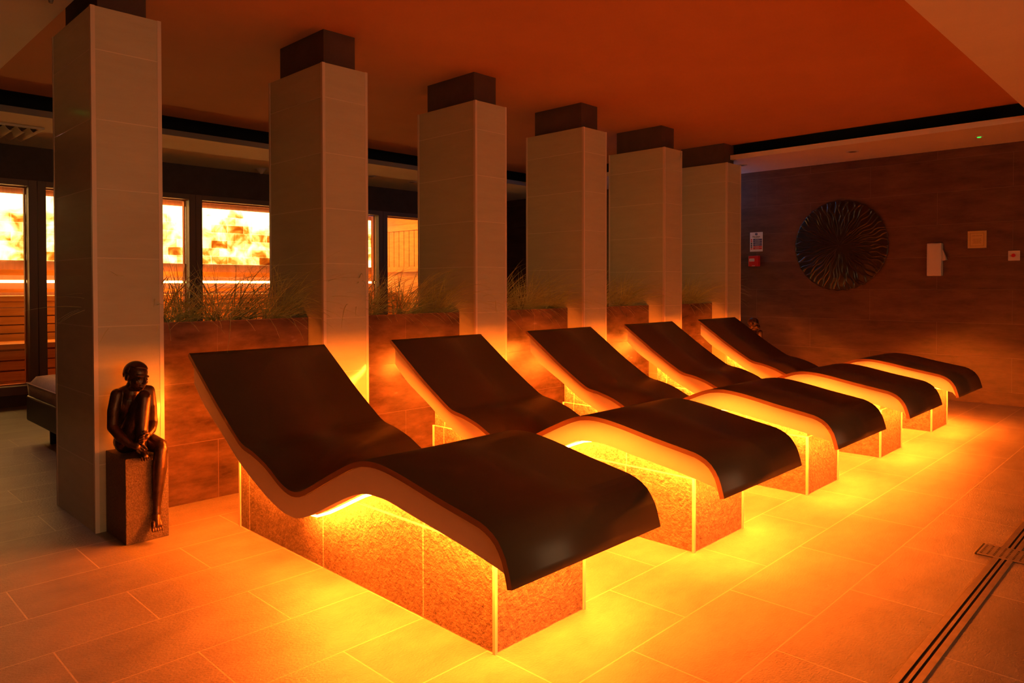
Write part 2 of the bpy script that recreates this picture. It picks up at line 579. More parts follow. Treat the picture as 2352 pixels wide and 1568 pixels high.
def window(n, x0, x1):
    """Glazed unit of the sauna front: a frame with its own posts and a clear pane."""
    w = empty('window_%d' % n, ((x0 + x1) / 2, YS, FR0))
    tag(w, kind='structure')
    cx = (x0 + x1) / 2
    fl, fr = 0.068, 0.068
    zt, zb = 2.03, 0.185
    bm = bmesh.new()
    ya, yb = -0.012, 0.09
    box(bm, x0 - cx, x0 + fl - cx, ya, yb, 0, FR1 - FR0)
    box(bm, x1 - fr - cx, x1 - cx, ya, yb, 0, FR1 - FR0)
    box(bm, x0 + fl - cx, x1 - fr - cx, ya, yb, zt - FR0, FR1 - FR0)
    box(bm, x0 + fl - cx, x1 - fr - cx, ya, yb, 0, zb - FR0)
    link('window_frame', bm, M['frame'], w, bevel=0.002)
    bm = bmesh.new()
    a, b, t = x0 + fl - cx, x1 - fr - cx, 0.012
    z0, z1 = zb - FR0, zt - FR0
    box(bm, a, a + t, 0.09, 0.14, z0, z1)
    box(bm, b - t, b, 0.09, 0.14, z0, z1)
    box(bm, a + t, b - t, 0.09, 0.14, z1 - t, z1)
    box(bm, a + t, b - t, 0.09, 0.14, z0, z0 + t)
    link('window_lining', bm, M['reveal'], w)
    bm = bmesh.new()
    box(bm, a - 0.003, b + 0.003, 0.04, 0.048, z0 - 0.003, z1 + 0.003)
    link('pane', bm, M['glass'], w)
    return w


window(1, 0.20, 1.764)
window(2, 1.768, 3.224)
window(3, 3.228, 4.446)
window(4, 4.45, 5.664)
window(5, 5.668, 6.995)
tag(link('wall_sauna_post', boxes((SX0, 0.198, YS, YS + 0.14, FR0, FR1)), M['dark_wall']), kind='structure')

# ------------------------------------------------------------------ sauna interior
o = link('salt_wall', boxes((0.25, 6.87, 9.90, 9.945, 1.405, 2.165)), M['salt'])
tag(o, 'glowing backlit wall of amber and white salt bricks inside the sauna', 'salt wall')

o = empty('sauna_bench', (3.4, 9.35, 0.06))
tag(o, 'upper slatted wooden sauna bench under the glowing salt bricks', 'bench', 'sauna benches')
X0, X1 = -2.9, 3.5
bm = bmesh.new()
for k in range(6):
    box(bm, X0, X1, -0.15 + k * 0.115, -0.15 + k * 0.115 + 0.10, 0.915 - 0.03, 0.94)
link('deck', bm, M['wood'], o)
bm = bmesh.new()
for k in range(5):
    box(bm, X0, X1, -0.145, -0.12, 0.455 + k * 0.092, 0.455 + k * 0.092 + 0.08)
link('slatted_skirt', bm, M['wood'], o)
bm = bmesh.new()
box(bm, X0, X1, 0.44, 0.47, 0.975, 1.015)
box(bm, X0, X1, 0.44, 0.47, 1.17, 1.235)
link('backrest_rail', bm, M['wood'], o)
bm = bmesh.new()
box(bm, X0, X1, 0.452, 0.466, 1.085, 1.115)
link('light_strip', bm, M['led_sauna'], o)['label'] = 'glowing warm white light strip'

o = empty('sauna_bench', (3.4, 8.75, 0.06))
tag(o, 'lower slatted wooden sauna bench just behind the sauna glass', 'bench', 'sauna benches')
bm = bmesh.new()
for k in range(4):
    box(bm, X0, X1, -0.25 + k * 0.12, -0.25 + k * 0.12 + 0.105, 0.425, 0.475)
link('deck', bm, M['wood'], o)
bm = bmesh.new()
for k in range(4):
    box(bm, X0, X1, -0.245, -0.22, 0.02 + k * 0.1, 0.02 + k * 0.1 + 0.085)
link('slatted_skirt', bm, M['wood'], o)

o = empty('slatted_panel', (6.975, 9.0, 1.1))
tag(o, 'light wooden backrest panel of upright slats on the sauna end wall', 'backrest')
bm = bmesh.new()
for k in range(13):
    box(bm, -0.02, 0.0, -0.88 + k * 0.128, -0.88 + k * 0.128 + 0.116, 0.30, 0.86)
link('slats', bm, M['wood'], o)
bm = bmesh.new()
box(bm, -0.05, 0.0, -0.90, 0.80, 0.86, 0.95)
box(bm, -0.06, 0.0, -0.90, 0.80, 0.22, 0.30)
link('rail', bm, M['wood'], o)

# ------------------------------------------------------------------ columns
CX0, CS, CY, CW, CD, CZ = 1.0083, 1.1537, 3.5739, 0.2989, 0.6173, 2.3426
ORD = ['first', 'second', 'third', 'fourth', 'fifth', 'sixth']


def make_column():
    c = empty('tiled_column', (0, 0, 0))
    t = 0.018
    bm = bmesh.new()
    box(bm, 0.002, CW - 0.002, 0.002, CD - 0.002, 0, CZ)
    link('shaft', bm, M['column'], c)
    bm = bmesh.new()
    e, ey = 0.046, 0.061
    box(bm, e, CW - e, ey, CD - ey, CZ, ZC)
    link('cap', bm, M['cap'], c)['label'] = 'dark recessed top of the column'
    for sx in (0, 1):
        for sy in (0, 1):
            bm = bmesh.new()
            x, y = (0 if sx == 0 else CW - t), (0 if sy == 0 else CD - t)
            box(bm, x, x + t, y, y + t, 0, CZ + 0.001)
            link('corner_trim', bm, M['trim'], c)
    return c


COL_LAB = ['beige tiled column nearest the camera, behind the seated bronze figure',
           'tiled column behind the head of the nearest lounger, second from the left',
           'third tiled column from the left, behind the head of the second lounger',
           'fourth tiled column from the left, behind the head of the middle lounger',
           'fifth tiled column from the left, behind the second-farthest lounger',
           'last and smallest tiled column, closest to the brown end wall']
col0 = make_column()
for i in range(6):
    c = col0 if i == 0 else copy_tree(col0)
    c.location = (CX0 + CS * i, CY, 0)
    tag(c, COL_LAB[i], 'column', 'row of tiled columns')

# ------------------------------------------------------------------ planters with grass
PY0, PY1, PZ = 3.737, 4.08, 0.922


def make_planter():
    p = empty('planter_box')
    L = CS - CW
    t = 0.012
    bm = bmesh.new()
    box(bm, 0.002, L - 0.002, 0, t, 0, PZ)
    link('front_panel', bm, M['planter'], p)
    bm = bmesh.new()
    box(bm, 0.002, L - 0.002, PY1 - PY0 - t, PY1 - PY0, 0, PZ - 0.02)
    link('rear_panel', bm, M['planter'], p)
    bm = bmesh.new()
    box(bm, 0.002, L - 0.002, t, PY1 - PY0 - t, 0.0, PZ - 0.035)
    s = link('soil', bm, M['soil'], p)
    s['label'] = 'black soil in the planter'
    s['kind'] = 'stuff'
    return p


PL_LAB = ['rust brown tiled planter between the two nearest columns', 'rust brown planter between the second and third columns',
          'rust brown planter between the third and fourth columns', 'rust brown planter between the fourth and fifth columns',
          'rust brown planter between the last two columns']
pl0 = make_planter()
for i in range(5):
    p = pl0 if i == 0 else copy_tree(pl0)
    p.location = (CX0 + CS * i + CW, PY0, 0)
    tag(p, PL_LAB[i], 'planter', 'planter boxes between the columns')


def grass_mesh(seed, n_up, n_arch, lean=(0, 0)):
    """One tuft of long thin leaves: stiff upright ones and ones that arch over the planter's edge."""
    rnd = random.Random(seed)
    bm = bmesh.new()
    for k in range(n_up + n_arch):
        up = k < n_up
        a = rnd.uniform(0, 2 * math.pi)
        L = rnd.uniform(0.25, 0.44) if up else rnd.uniform(0.36, 0.70)
        th = rnd.uniform(0.05, 0.95) if up else rnd.uniform(0.55, 1.20)        # start angle from the vertical
        bend = rnd.uniform(-0.1, 0.8) if up else rnd.uniform(0.7, 1.7)         # how far it curls over
        g = 0.35 if up else 1.0
        d = Vector((math.cos(a) + lean[0] * g * 2, math.sin(a) * 0.8 + lean[1] * g * 2, 0))
        if d.length < 0.2:
            d = Vector((1, 0, 0))
        d.normalize()
        side = Vector((-d.y, d.x, 0))
        w = rnd.uniform(0.0016, 0.0028) * (1 if up else 1.3)
        p = Vector((rnd.uniform(-0.05, 0.05), rnd.uniform(-0.035, 0.035), 0))
        N = 9
        prev = None
        sway = rnd.uniform(-0.7, 0.7)
        for s in range(N + 1):
            f = s / N
            ang = th + bend * f ** 1.5
            dirv = d * math.sin(ang) + Vector((0, 0, 1)) * math.cos(ang) + side * sway * f * 0.4
            dirv.normalize()
            ww = w * (1 - f ** 2.2) + 0.0003
            nrm = dirv.cross(side)
            cur = (bm.verts.new(p - side * ww), bm.verts.new(p + nrm * ww * 0.55), bm.verts.new(p + side * ww))
            if prev:
                bm.faces.new((prev[0], prev[1], cur[1], cur[0]))
                bm.faces.new((prev[1], prev[2], cur[2], cur[1]))
                bm.faces.new((prev[2], prev[0], cur[0], cur[2]))
            prev = cur
            p = p + dirv * (L / N)
    return bm


def grass_tuft(seed, loc, label, group, n_up=42, n_arch=36, lean=(0, 0)):
    o = link('grass_tuft', grass_mesh(seed, n_up, n_arch, lean), M['grass'] if seed % 3 else M['grass2'], smooth=True)
    o.location = loc
    tag(o, label, 'grass', group)
    return o


TUFTS = {0: [0.07, 0.22, 0.37, 0.52, 0.66, 0.79], 1: [0.08, 0.24, 0.42, 0.58, 0.74], 2: [0.10, 0.26, 0.42, 0.58, 0.74],
         3: [0.14, 0.32, 0.50, 0.70], 4: [0.2, 0.38, 0.55, 0.72]}
PLN = ['nearest', 'second', 'middle', 'fourth', 'farthest']
seed = 11
for i, xs in TUFTS.items():
    n = len(xs)
    for j, x in enumerate(xs):
        seed += 1
        where = 'at the left end of' if j == 0 else 'at the right end of' if j == n - 1 else ORD[j] + ' from the left in'
        look = ['thin drooping', 'spiky upright', 'bushy arching'][seed % 3]
        up, ar = ((18, 58), (36, 40), (26, 54))[seed % 3]
        y = PY0 + (0.11 if j % 2 == 0 else 0.19)
        grass_tuft(seed, (CX0 + CS * i + CW + x, y, PZ - 0.04), '%s green grass tuft %s the %s planter' % (look, where, PLN[i]),
                   'grass tufts in the planters', up, ar, (0.5 if j >= n // 2 else 0.12, -0.32))


def pebble(loc, s, label):
    bm = bmesh.new()
    bmesh.ops.create_icosphere(bm, subdivisions=3, radius=1)
    for v in bm.verts:
        n = v.co.normalized()
        k = 1 + 0.10 * math.sin(n.x * 4 + loc[0] * 30) + 0.07 * math.sin(n.y * 5 + 1) * math.cos(n.z * 3)
        v.co = Vector((n.x * s[0] * k, n.y * s[1] * k, n.z * s[2] * k))
    o = link('pebble', bm, M['stone'], smooth=True)
    o.location = loc
    o.rotation_euler = (0.2, 0.35 * math.sin(loc[0] * 50), loc[0] * 7)
    tag(o, label, 'stone', 'pebbles among the grass')


px = CX0 + CS + CW
pebble((px + 0.125, 3.83, PZ - 0.06), (0.035, 0.028, 0.04), 'dark rounded pebble standing by the left end of the second planter')
pebble((px + 0.185, 3.80, PZ - 0.055), (0.028, 0.022, 0.038), 'pale upright pebble beside the grass in the second planter')
pebble((px + 0.30, 3.85, PZ - 0.055), (0.048, 0.03, 0.038), 'broad brown pebble in the middle of the second planter')
pebble((CX0 + CW + 0.845, 3.90, PZ - 0.03), (0.05, 0.035, 0.065), 'large dim stone at the right end of the nearest planter')

# ------------------------------------------------------------------ heated loungers
TOP = [(3.42, .790), (3.27, .688), (3.12, .586), (2.96, .488), (2.885, .449), (2.795, .432), (2.686, .401), (2.582, .355), (2.515, .335),
       (2.455, .335), (2.388, .358), (2.211, .447), (2.085, .505), (2.012, .525), (1.927, .530), (1.812, .516), (1.644, .484), (1.493, .458),
       (1.437, .446), (1.389, .420), (1.356, .378), (1.340, .335), (1.330, .297)]
BOT = [(3.397, .651), (3.289, .563), (3.110, .462), (2.945, .365), (2.753, .283), (2.611, .239), (2.511, .228), (2.447, .236), (2.354, .272),
       (2.208, .342), (2.115, .384), (2.027, .411), (1.925, .416), (1.867, .410), (1.746, .391), (1.547, .361), (1.413, .336), (1.359, .324)]
HW = 0.355
LX = 1.7177         # centre line of the nearest lounger
LS = 1.1444
LOX, LOY = 0.0, 2.4  # local origin of the lounger on the floor


def off(c, d):
    out = []
    for i, p in enumerate(c):
        a, b = c[max(0, i - 1)], c[min(len(c) - 1, i + 1)]
        t = (b - a).normalized()
        n = Vector((t.y, -t.x))
        if n.y > 0 and abs(t.x) > 0.2:
            n = -n
        out.append((p, t, n))
    # outline runs from the head (+Y) to the foot (-Y): underside lies on the left of travel
    return [p + Vector((-t.y, t.x)) * d for p, t, n in out]


def make_lounger():
    g = empty('heated_lounger')
    S = lambda c: [(p[0] - LOY, p[1]) for p in c]
    N = 90
    top = catmull(TOP, N)
    und = off(top, 0.019)
    bm = extrude_yz(bmesh.new(), S(top), S(und), -HW, HW)
    for f in bm.faces:
        f.smooth = False
    o = link('upholstered_top', bm, [M['cover'], M['cover_edge']], g)
    for p in o.data.polygons:
        n = p.normal
        if abs(n.x) > 0.9:
            p.material_index = 1
        else:
            p.use_smooth = True
    # cream body under the skin
    k1 = [p for p in off(top, 0.0195) if p.x < 3.400]
    ups = catmull([tuple(p) for p in k1[::2] + [k1[-1]]], N)
    los = catmull(BOT, N)
    # both outlines sampled by position along Y keep the slab's ribs upright
    ymax, ymin = 3.397, ups[-1].x + 0.002

    def at(c, y):
        best = None
        for a, b in zip(c, c[1:]):
            if (a.x - y) * (b.x - y) <= 0 and abs(a.x - b.x) > 1e-9:
                t = (a.x - y) / (a.x - b.x)
                z = a.y + (b.y - a.y) * t
                best = z if best is None else max(best, z)
        return best
    ys = [ymax + (1.352 - ymax) * (i / (N - 1)) for i in range(N)]
    U, Lw = [], []
    for y in ys:
        u, l = at(ups, y), at(los, y)
        if u is None: u = ups[0].y if y > 3 else ups[-1].y
        if l is None: l = los[0].y if y > 3 else los[-1].y
        U.append((y - LOY, u))
        Lw.append((y - LOY, min(l, u - 0.003)))
    bm = extrude_yz(bmesh.new(), U, Lw, -0.342, 0.342)
    o = link('body', bm, M['body'], g)
    for p in o.data.polygons:
        if abs(p.normal.x) < 0.9 and abs(p.normal.y) < 0.98:
            p.use_smooth = True
    # tiled base block, its top following the underside where the seat dips below it
    by0, by1, hw = 1.5424, 3.211, 0.2109
    n = 60
    up, lo = [], []
    for i in range(n):
        y = by1 + (by0 - by1) * i / (n - 1)
        l = at(los, y)
        up.append((y - LOY, min(0.305, l + 0.006)))
        lo.append((y - LOY, 0.0))
    link('base', extrude_yz(bmesh.new(), up, lo, -hw, hw), M['base_tile'], g)
    up = []
    for i in range(n):
        y = by1 - 0.004 + (by0 - by1 + 0.008) * i / (n - 1)
        up.append((y - LOY, at(los, y) + 0.006))
    lo = [(y, min(0.2, z - 0.01)) for y, z in up]
    link('support_block', extrude_yz(bmesh.new(), up, lo, -hw + 0.006, hw - 0.006), M['base_tile'], g)
    t = 0.0055
    for sx in (-1, 1):
        for y in (by0, by1):
            z1 = min(0.306, at(los, y) + 0.004)
            bm = bmesh.new()
            xa, ya = sx * hw, y - LOY
            box(bm, xa - t, xa + t, ya - t, ya + t, 0, z1)
            link('corner_trim', bm, M['trim'], g)
    # amber light strips hung under the body along both sides and across the foot
    def strip_at(x):
        bm = bmesh.new()
        for ya, yb in ((3.36, 2.80), (2.60, 1.47)):
            m_ = 16
            upp, low = [], []
            for i in range(m_):
                y = ya + (yb - ya) * i / (m_ - 1)
                l = at(los, y)
                upp.append((y - LOY, l - 0.004))
                low.append((y - LOY, l - 0.013))
            extrude_yz(bm, upp, low, x - 0.006, x + 0.006)
        return bm
    for sx in (-1, 1):
        s = link('light_strip', strip_at(sx * 0.262), [M['profile'], M['led']], g)
        for p in s.data.polygons:
            p.material_index = 1 if (p.normal.z < -0.5 or abs(p.normal.x) > 0.9) else 0
        s['label'] = 'glowing amber light strip under the body'
        for ya, yb, k in ((3.36, 3.10, 1.0), (3.10, 2.80, 1.0), (2.37, 2.06, 1.0), (1.98, 1.74, 1.0), (1.74, 1.48, 1.0)):
            za, zb = at(los, ya) - 0.0135, at(los, yb) - 0.0135
            n_ = Vector((0, zb - za, -(yb - ya)))
            if n_.z > 0: n_ = -n_
            strip_lamp(g, (sx * 0.262, ya - LOY, za), (sx * 0.262, yb - LOY, zb), n_, k)
    l = at(los, 1.47)
    strip_lamp(g, (-0.25, 1.47 - LOY, l - 0.0135), (0.25, 1.47 - LOY, l - 0.0135), (0, 0, -1), 1.2)
    bm = bmesh.new()
    box(bm, -0.25, 0.25, 1.464 - LOY, 1.476 - LOY, l - 0.013, l - 0.004)
    s = link('light_strip', bm, [M['profile'], M['led']], g)
    for p in s.data.polygons:
        p.material_index = 1 if p.normal.z < -0.5 else 0
    s['label'] = 'glowing amber light strip under the foot end'
    return g


def strip_lamp(parent, p0, p1, n, k=1.0):
    """The narrow lamp behind one straight run of strip, shining along n."""
    d = bpy.data.lights.new('strip_lamp', 'AREA')
    d.shape = 'RECTANGLE'
    p0, p1, n = Vector(p0), Vector(p1), Vector(n).normalized()
    d.size = (p1 - p0).length
    d.size_y = 0.010
    d.energy = LED_WATTS * d.size * k
    d.color = LED_COL
    d.spread = R(118)
    x = (p1 - p0).normalized()
    z = -n
    y = z.cross(x)
    m = Matrix((x, y, z)).transposed().to_4x4()
    m.translation = (p0 + p1) / 2 + n * 0.0006
    o = bpy.data.objects.new('strip_lamp', d)
    COL.objects.link(o)
    o.parent = parent
    o.matrix_local = m
    return o


L_LAB = ['nearest dark wave-shaped heated lounger, at the front left beside the bronze figure',
         'second dark heated lounger from the camera, right behind the nearest one',
         'middle one of the five dark heated loungers over glowing bases',
         'second-farthest dark heated lounger, just before the last of the row',
         'farthest dark heated lounger, closest to the brown end wall']
lg = make_lounger()
for i in range(5):
    g = lg if i == 0 else copy_tree(lg)
    g.location = (LX + LS * i, LOY, 0)
    tag(g, L_LAB[i], 'lounger', 'row of heated loungers')

# ------------------------------------------------------------------ bronze seated figure on a stone plinth
SX, SY, PT = 1.14, 3.444, 0.366      # plinth centre and top


def capsule(bm, a, b, ra, rb, seg=26):
    a, b = Vector(a), Vector(b)
    d = b - a
    L = d.length
    z = d / L if L > 1e-6 else Vector((0, 0, 1))
    x = z.orthogonal().normalized()
    y = z.cross(x)
    rings = []
    for k in range(6):                      # start cap, then end cap
        t = -math.pi / 2 + k * (math.pi / 2) / 5
        rings.append((a + z * math.sin(t) * ra, max(1e-4, math.cos(t) * ra)))
    for k in range(6):
        t = k * (math.pi / 2) / 5
        rings.append((b + z * math.sin(t) * rb, max(1e-4, math.cos(t) * rb)))
    prev = None
    first = None
    for c, r in rings:
        cur = [bm.verts.new(c + (x * math.cos(2 * math.pi * i / seg) + y * math.sin(2 * math.pi * i / seg)) * r) for i in range(seg)]
        if prev:
            for i in range(seg):
                j = (i + 1) % seg
                bm.faces.new((prev[i], prev[j], cur[j], cur[i]))
        else:
            first = cur
        prev = cur
    bm.faces.new(first[::-1])
    bm.faces.new(prev)


def ellipsoid(bm, c, s, rot=None):
    r = bmesh.ops.create_icosphere(bm, subdivisions=3, radius=1)
    for v in r['verts']:
        p = Vector((v.co.x * s[0], v.co.y * s[1], v.co.z * s[2]))
        if rot is not None:
            p = rot @ p
        v.co = p + Vector(c)


def chain(bm, pts):
    for (a, ra), (b, rb) in zip(pts, pts[1:]):
        capsule(bm, a, b, ra, rb)


def make_sculpture():
    s = empty('sculpture', (SX, SY, 0))
    bm = bmesh.new()
    P = lambda x, y, z: Vector((x - SX, y - SY, z))
    # torso: pelvis on the plinth, back rounded, chest leaning on the raised thigh
    chain(bm, [(P(1.115, 3.470, .412), .050), (P(1.113, 3.485, .470), .046), (P(1.114, 3.482, .535), .050), (P(1.118, 3.468, .592), .050),
               (P(1.122, 3.455, .625), .040)])
    ellipsoid(bm, P(1.118, 3.468, .415), (.066, .055, .050))
    ellipsoid(bm, P(1.118, 3.466, .580), (.062, .042, .055))
    chain(bm, [(P(1.078, 3.466, .626), .026), (P(1.122, 3.462, .640), .030), (P(1.186, 3.458, .632), .026)])     # shoulder girdle
    chain(bm, [(P(1.122, 3.458, .640), .027), (P(1.132, 3.440, .685), .024)])                                   # neck
    # head, turned towards its left and tipped down on the knee
    hd = P(1.136, 3.424, .705)
    rot = Matrix.Rotation(R(22), 3, 'Z') @ Matrix.Rotation(R(8), 3, 'X') @ Matrix.Rotation(R(9), 3, 'Y')
    H = lambda x, y, z: hd + rot @ Vector((x, y, z))
    ellipsoid(bm, hd + rot @ Vector((0, .010, .012)), (.043, .054, .050), rot)              # skull (face looks along -Y)
    ellipsoid(bm, H(0, -.018, -.022), (.033, .034, .040), rot)                             # face
    ellipsoid(bm, H(0, -.037, -.047), (.014, .012, .012), rot)                             # chin
    chain(bm, [(H(-.012, .0, -.055), .012), (H(0, -.03, -.05), .014), (H(.012, .0, -.055), .012)])
    chain(bm, [(H(0, -.047, .000), .0045), (H(0, -.057, -.020), .0070)])                    # nose
    ellipsoid(bm, H(0, -.053, -.023), (.0105, .007, .006), rot)
    chain(bm, [(H(-.027, -.037, .006), .0050), (H(-.008, -.0445, .007), .0055)])             # brows
    chain(bm, [(H(.027, -.037, .006), .0050), (H(.008, -.0445, .007), .0055)])
    ellipsoid(bm, H(-.016, -.042, -.006), (.0078, .006, .0048), rot)                        # closed eyes
    ellipsoid(bm, H(.016, -.042, -.006), (.0078, .006, .0048), rot)
    chain(bm, [(H(-.012, -.047, -.0325), .0042), (H(0, -.0525, -.031), .0050), (H(.012, -.047, -.0325), .0042)])   # lips
    chain(bm, [(H(-.010, -.046, -.0395), .0044), (H(0, -.050, -.040), .0056), (H(.010, -.046, -.0395), .0044)])
    for sx in (-1, 1):                                                                      # cheeks, ears
        ellipsoid(bm, H(sx * .022, -.032, -.020), (.012, .011, .011), rot)
        ellipsoid(bm, H(sx * .043, .008, -.010), (.005, .010, .015), rot)
    # raised leg: thigh up to the chin, shin straight down, foot on the front edge
    chain(bm, [(P(1.098, 3.455, .412), .046), (P(1.122, 3.405, .520), .039), (P(1.144, 3.368, .612), .030)])
    ellipsoid(bm, P(1.145, 3.362, .618), (.028, .026, .030))
    chain(bm, [(P(1.144, 3.360, .612), .027), (P(1.137, 3.360, .545), .029), (P(1.131, 3.352, .470), .024), (P(1.126, 3.345, .395), .0165)])
    chain(bm, [(P(1.126, 3.352, .388), .019), (P(1.126, 3.325, .380), .017), (P(1.127, 3.305, .371), .014)])
    for k in range(5):
        x = 1.108 + k * .0098
        chain(bm, [(P(x, 3.314, .370), .0050), (P(x + .001, 3.295, .366), .0043), (P(x + .001, 3.286 - (.004 if k in (1, 2) else 0), .357), .0038)])
    # hanging leg: thigh forward over the edge, shin down the front, foot pointing down
    chain(bm, [(P(1.150, 3.462, .412), .047), (P(1.172, 3.390, .412), .041), (P(1.192, 3.325, .402), .033)])
    ellipsoid(bm, P(1.193, 3.312, .396), (.030, .027, .032))
    chain(bm, [(P(1.192, 3.304, .388), .028), (P(1.186, 3.303, .315), .030), (P(1.179, 3.300, .235), .023), (P(1.172, 3.297, .150), .0155),
               (P(1.170, 3.294, .118), .017)])
    chain(bm, [(P(1.170, 3.300, .112), .0175), (P(1.164, 3.280, .092), .0180), (P(1.161, 3.268, .074), .0150)])
    chain(bm, [(P(1.148, 3.272, .084), .0105), (P(1.144, 3.264, .070), .0085)])
    chain(bm, [(P(1.172, 3.272, .086), .0110), (P(1.174, 3.264, .072), .0095)])
    for k in range(5):
        x = 1.140 + k * .0098
        L = (.010, .012, .011, .009, .012)[k]
        chain(bm, [(P(x + .001, 3.268, .074), .0058), (P(x, 3.260, .062), .0050), (P(x - .001, 3.255, .061 - L * .7), .0045)])
    # arms wrapped round the raised shin, hands crossed in front of it
    chain(bm, [(P(1.068, 3.462, .626), .027), (P(1.048, 3.448, .560), .025), (P(1.036, 3.425, .492), .0215), (P(1.056, 3.385, .452), .0215),
               (P(1.086, 3.350, .418), .0145)])
    chain(bm, [(P(1.196, 3.455, .630), .026), (P(1.200, 3.438, .560), .024), (P(1.194, 3.405, .492), .021), (P(1.176, 3.368, .470), .019),
               (P(1.152, 3.338, .456), .0135)])
    # right hand: palm over the ankle, fingers running down across the shin
    chain(bm, [(P(1.088, 3.346, .418), .0135), (P(1.104, 3.330, .410), .0145)])
    for k in range(4):
        b = P(1.101 + k * .0070, 3.325, .419 - (3 - k) * .0084)
        t1 = b + Vector((.013, -.008, -.014))
        t2 = t1 + Vector((.008, .003, -.012 - (.003 if k in (1, 2) else 0)))
        chain(bm, [(b, .0046), (t1, .0041), (t2, .0035)])
    chain(bm, [(P(1.098, 3.334, .424), .0062), (P(1.112, 3.324, .430), .0056), (P(1.122, 3.320, .428), .0048)])
    # left hand: laid across the shin above the right one
    chain(bm, [(P(1.150, 3.336, .456), .0130), (P(1.138, 3.322, .452), .0145)])
    for k in range(4):
        b = P(1.138, 3.318, .466 - k * .0094)
        t1 = b + Vector((-.015, -.004, -.006))
        t2 = t1 + Vector((-.014 + (.003 if k in (0, 3) else 0), .006, -.006))
        chain(bm, [(b, .0047), (t1, .0042), (t2, .0036)])
    chain(bm, [(P(1.146, 3.326, .466), .0062), (P(1.136, 3.316, .474), .0055), (P(1.126, 3.316, .474), .0047)])
    o = link('figure', bm, M['bronze'], s, smooth=True, recalc=False)
    o['label'] = 'dark bronze seated person hugging one raised knee, head resting sideways'
    rm = o.modifiers.new('skin', 'REMESH')
    rm.mode = 'VOXEL'
    rm.voxel_size = 0.0017
    rm.use_smooth_shade = True
    sm = o.modifiers.new('soften', 'SMOOTH')
    sm.factor = 0.5
    sm.iterations = 2
    # close cap of hair with a rolled hairline
    bm = bmesh.new()
    r = bmesh.ops.create_icosphere(bm, subdivisions=4, radius=1)
    kill = [v for v in r['verts'] if v.co.z < -0.10 - 0.25 * v.co.y and v.co.y < 0.55 or (v.co.y < -0.2 and v.co.z < 0.42) or v.co.z < -0.55]
    bmesh.ops.delete(bm, geom=kill, context='VERTS')
    for v in bm.verts:
        v.co = hd + rot @ Vector((v.co.x * .0442, v.co.y * .0552 + .010, v.co.z * .0512 + .012))
    h = link('hair', bm, M['bronze'], s, smooth=True)
    so = h.modifiers.new('thickness', 'SOLIDIFY')
    so.thickness = 0.0026
    so.offset = 1
    # stone block
    bm = bmesh.new()
    box(bm, 1.052 - SX, 1.228 - SX, 3.316 - SY, 3.572 - SY, 0, PT)
    p = link('plinth', bm, M['plinth'], s, bevel=0.003)
    p['label'] = 'grainy dark stone block'
    return s


sc1 = make_sculpture()
tag(sc1, 'seated dark bronze figure on a stone block in front of the nearest column', 'sculpture', 'seated bronze sculptures')
sc2 = copy_tree(sc1)
sc2.location = (7.075, SY, 0)
tag(sc2, 'bronze sculpture mostly hidden behind the farthest lounger, only its head showing', 'sculpture', 'seated bronze sculptures')

# ------------------------------------------------------------------ daybed behind the nearest column
d = empty('daybed', (1.72, 5.30, 0))
tag(d, 'low black daybed with a beige cushion behind the nearest column', 'daybed')
link('frame', boxes((-0.42, 0.42, -0.95, 0.88, 0.135, 0.315)), M['leather'], d, bevel=0.012)
bm = bmesh.new()
nx, ny = 18, 36
gx = lambda i: -0.415 + 0.83 * i / nx
gy = lambda j: -0.945 + 1.82 * j / ny
top_, bot_ = {}, {}
for i in range(nx + 1):
    for j in range(ny + 1):
        u, v = 2 * i / nx - 1, 2 * j / ny - 1
        ed = min(1 - abs(u), (1 - abs(v)) * 2.1)
        pf = min(1.0, ed / 0.22)
        z = 0.318 + 0.085 + 0.058 * math.sqrt(max(0, 1 - (1 - pf) ** 2)) + 0.003 * math.sin(j * 2.1 + i * 0.8)
        top_[i, j] = bm.verts.new((gx(i), gy(j), z))
        bot_[i, j] = bm.verts.new((gx(i) * 0.985, gy(j) * 0.99, 0.318))
for i in range(nx):
    for j in range(ny):
        bm.faces.new((top_[i, j], top_[i + 1, j], top_[i + 1, j + 1], top_[i, j + 1]))
        bm.faces.new((bot_[i, j], bot_[i, j + 1], bot_[i + 1, j + 1], bot_[i + 1, j]))
for i in range(nx):
    bm.faces.new((top_[i, 0], bot_[i, 0], bot_[i + 1, 0], top_[i + 1, 0]))
    bm.faces.new((top_[i, ny], top_[i + 1, ny], bot_[i + 1, ny], bot_[i, ny]))
for j in range(ny):
    bm.faces.new((top_[0, j], top_[0, j + 1], bot_[0, j + 1], bot_[0, j]))
    bm.faces.new((top_[nx, j], bot_[nx, j], bot_[nx, j + 1], top_[nx, j + 1]))
cu = link('cushion', bm, M['linen'], d, smooth=True)
bm = bmesh.new()
ring = [(-0.417, -0.945), (0.417, -0.945), (0.417, 0.878), (-0.417, 0.878)]
for (xa, ya), (xb, yb) in zip(ring, ring[1:] + ring[:1]):
    capsule(bm, (xa, ya, 0.404), (xb, yb, 0.404), 0.0045, 0.0045, 8)
link('piping', bm, M['linen'], cu, smooth=True)
for sx in (-0.33, 0.33):
    for sy in (-0.62, 0.55):
        link('leg', cyl(bmesh.new(), (sx, sy, 0), 0.02, 0.137, r2=0.022), M['leather'], d, smooth=False)

# ------------------------------------------------------------------ things on the brown end wall
def wall_thing(name, y, z, label, cat, group=None):
    """Local axes: x out of the wall towards the room is -X; y and z stay in the wall."""
    o = empty(name, (XW, y, z))
    tag(o, label, cat, group)
    return o


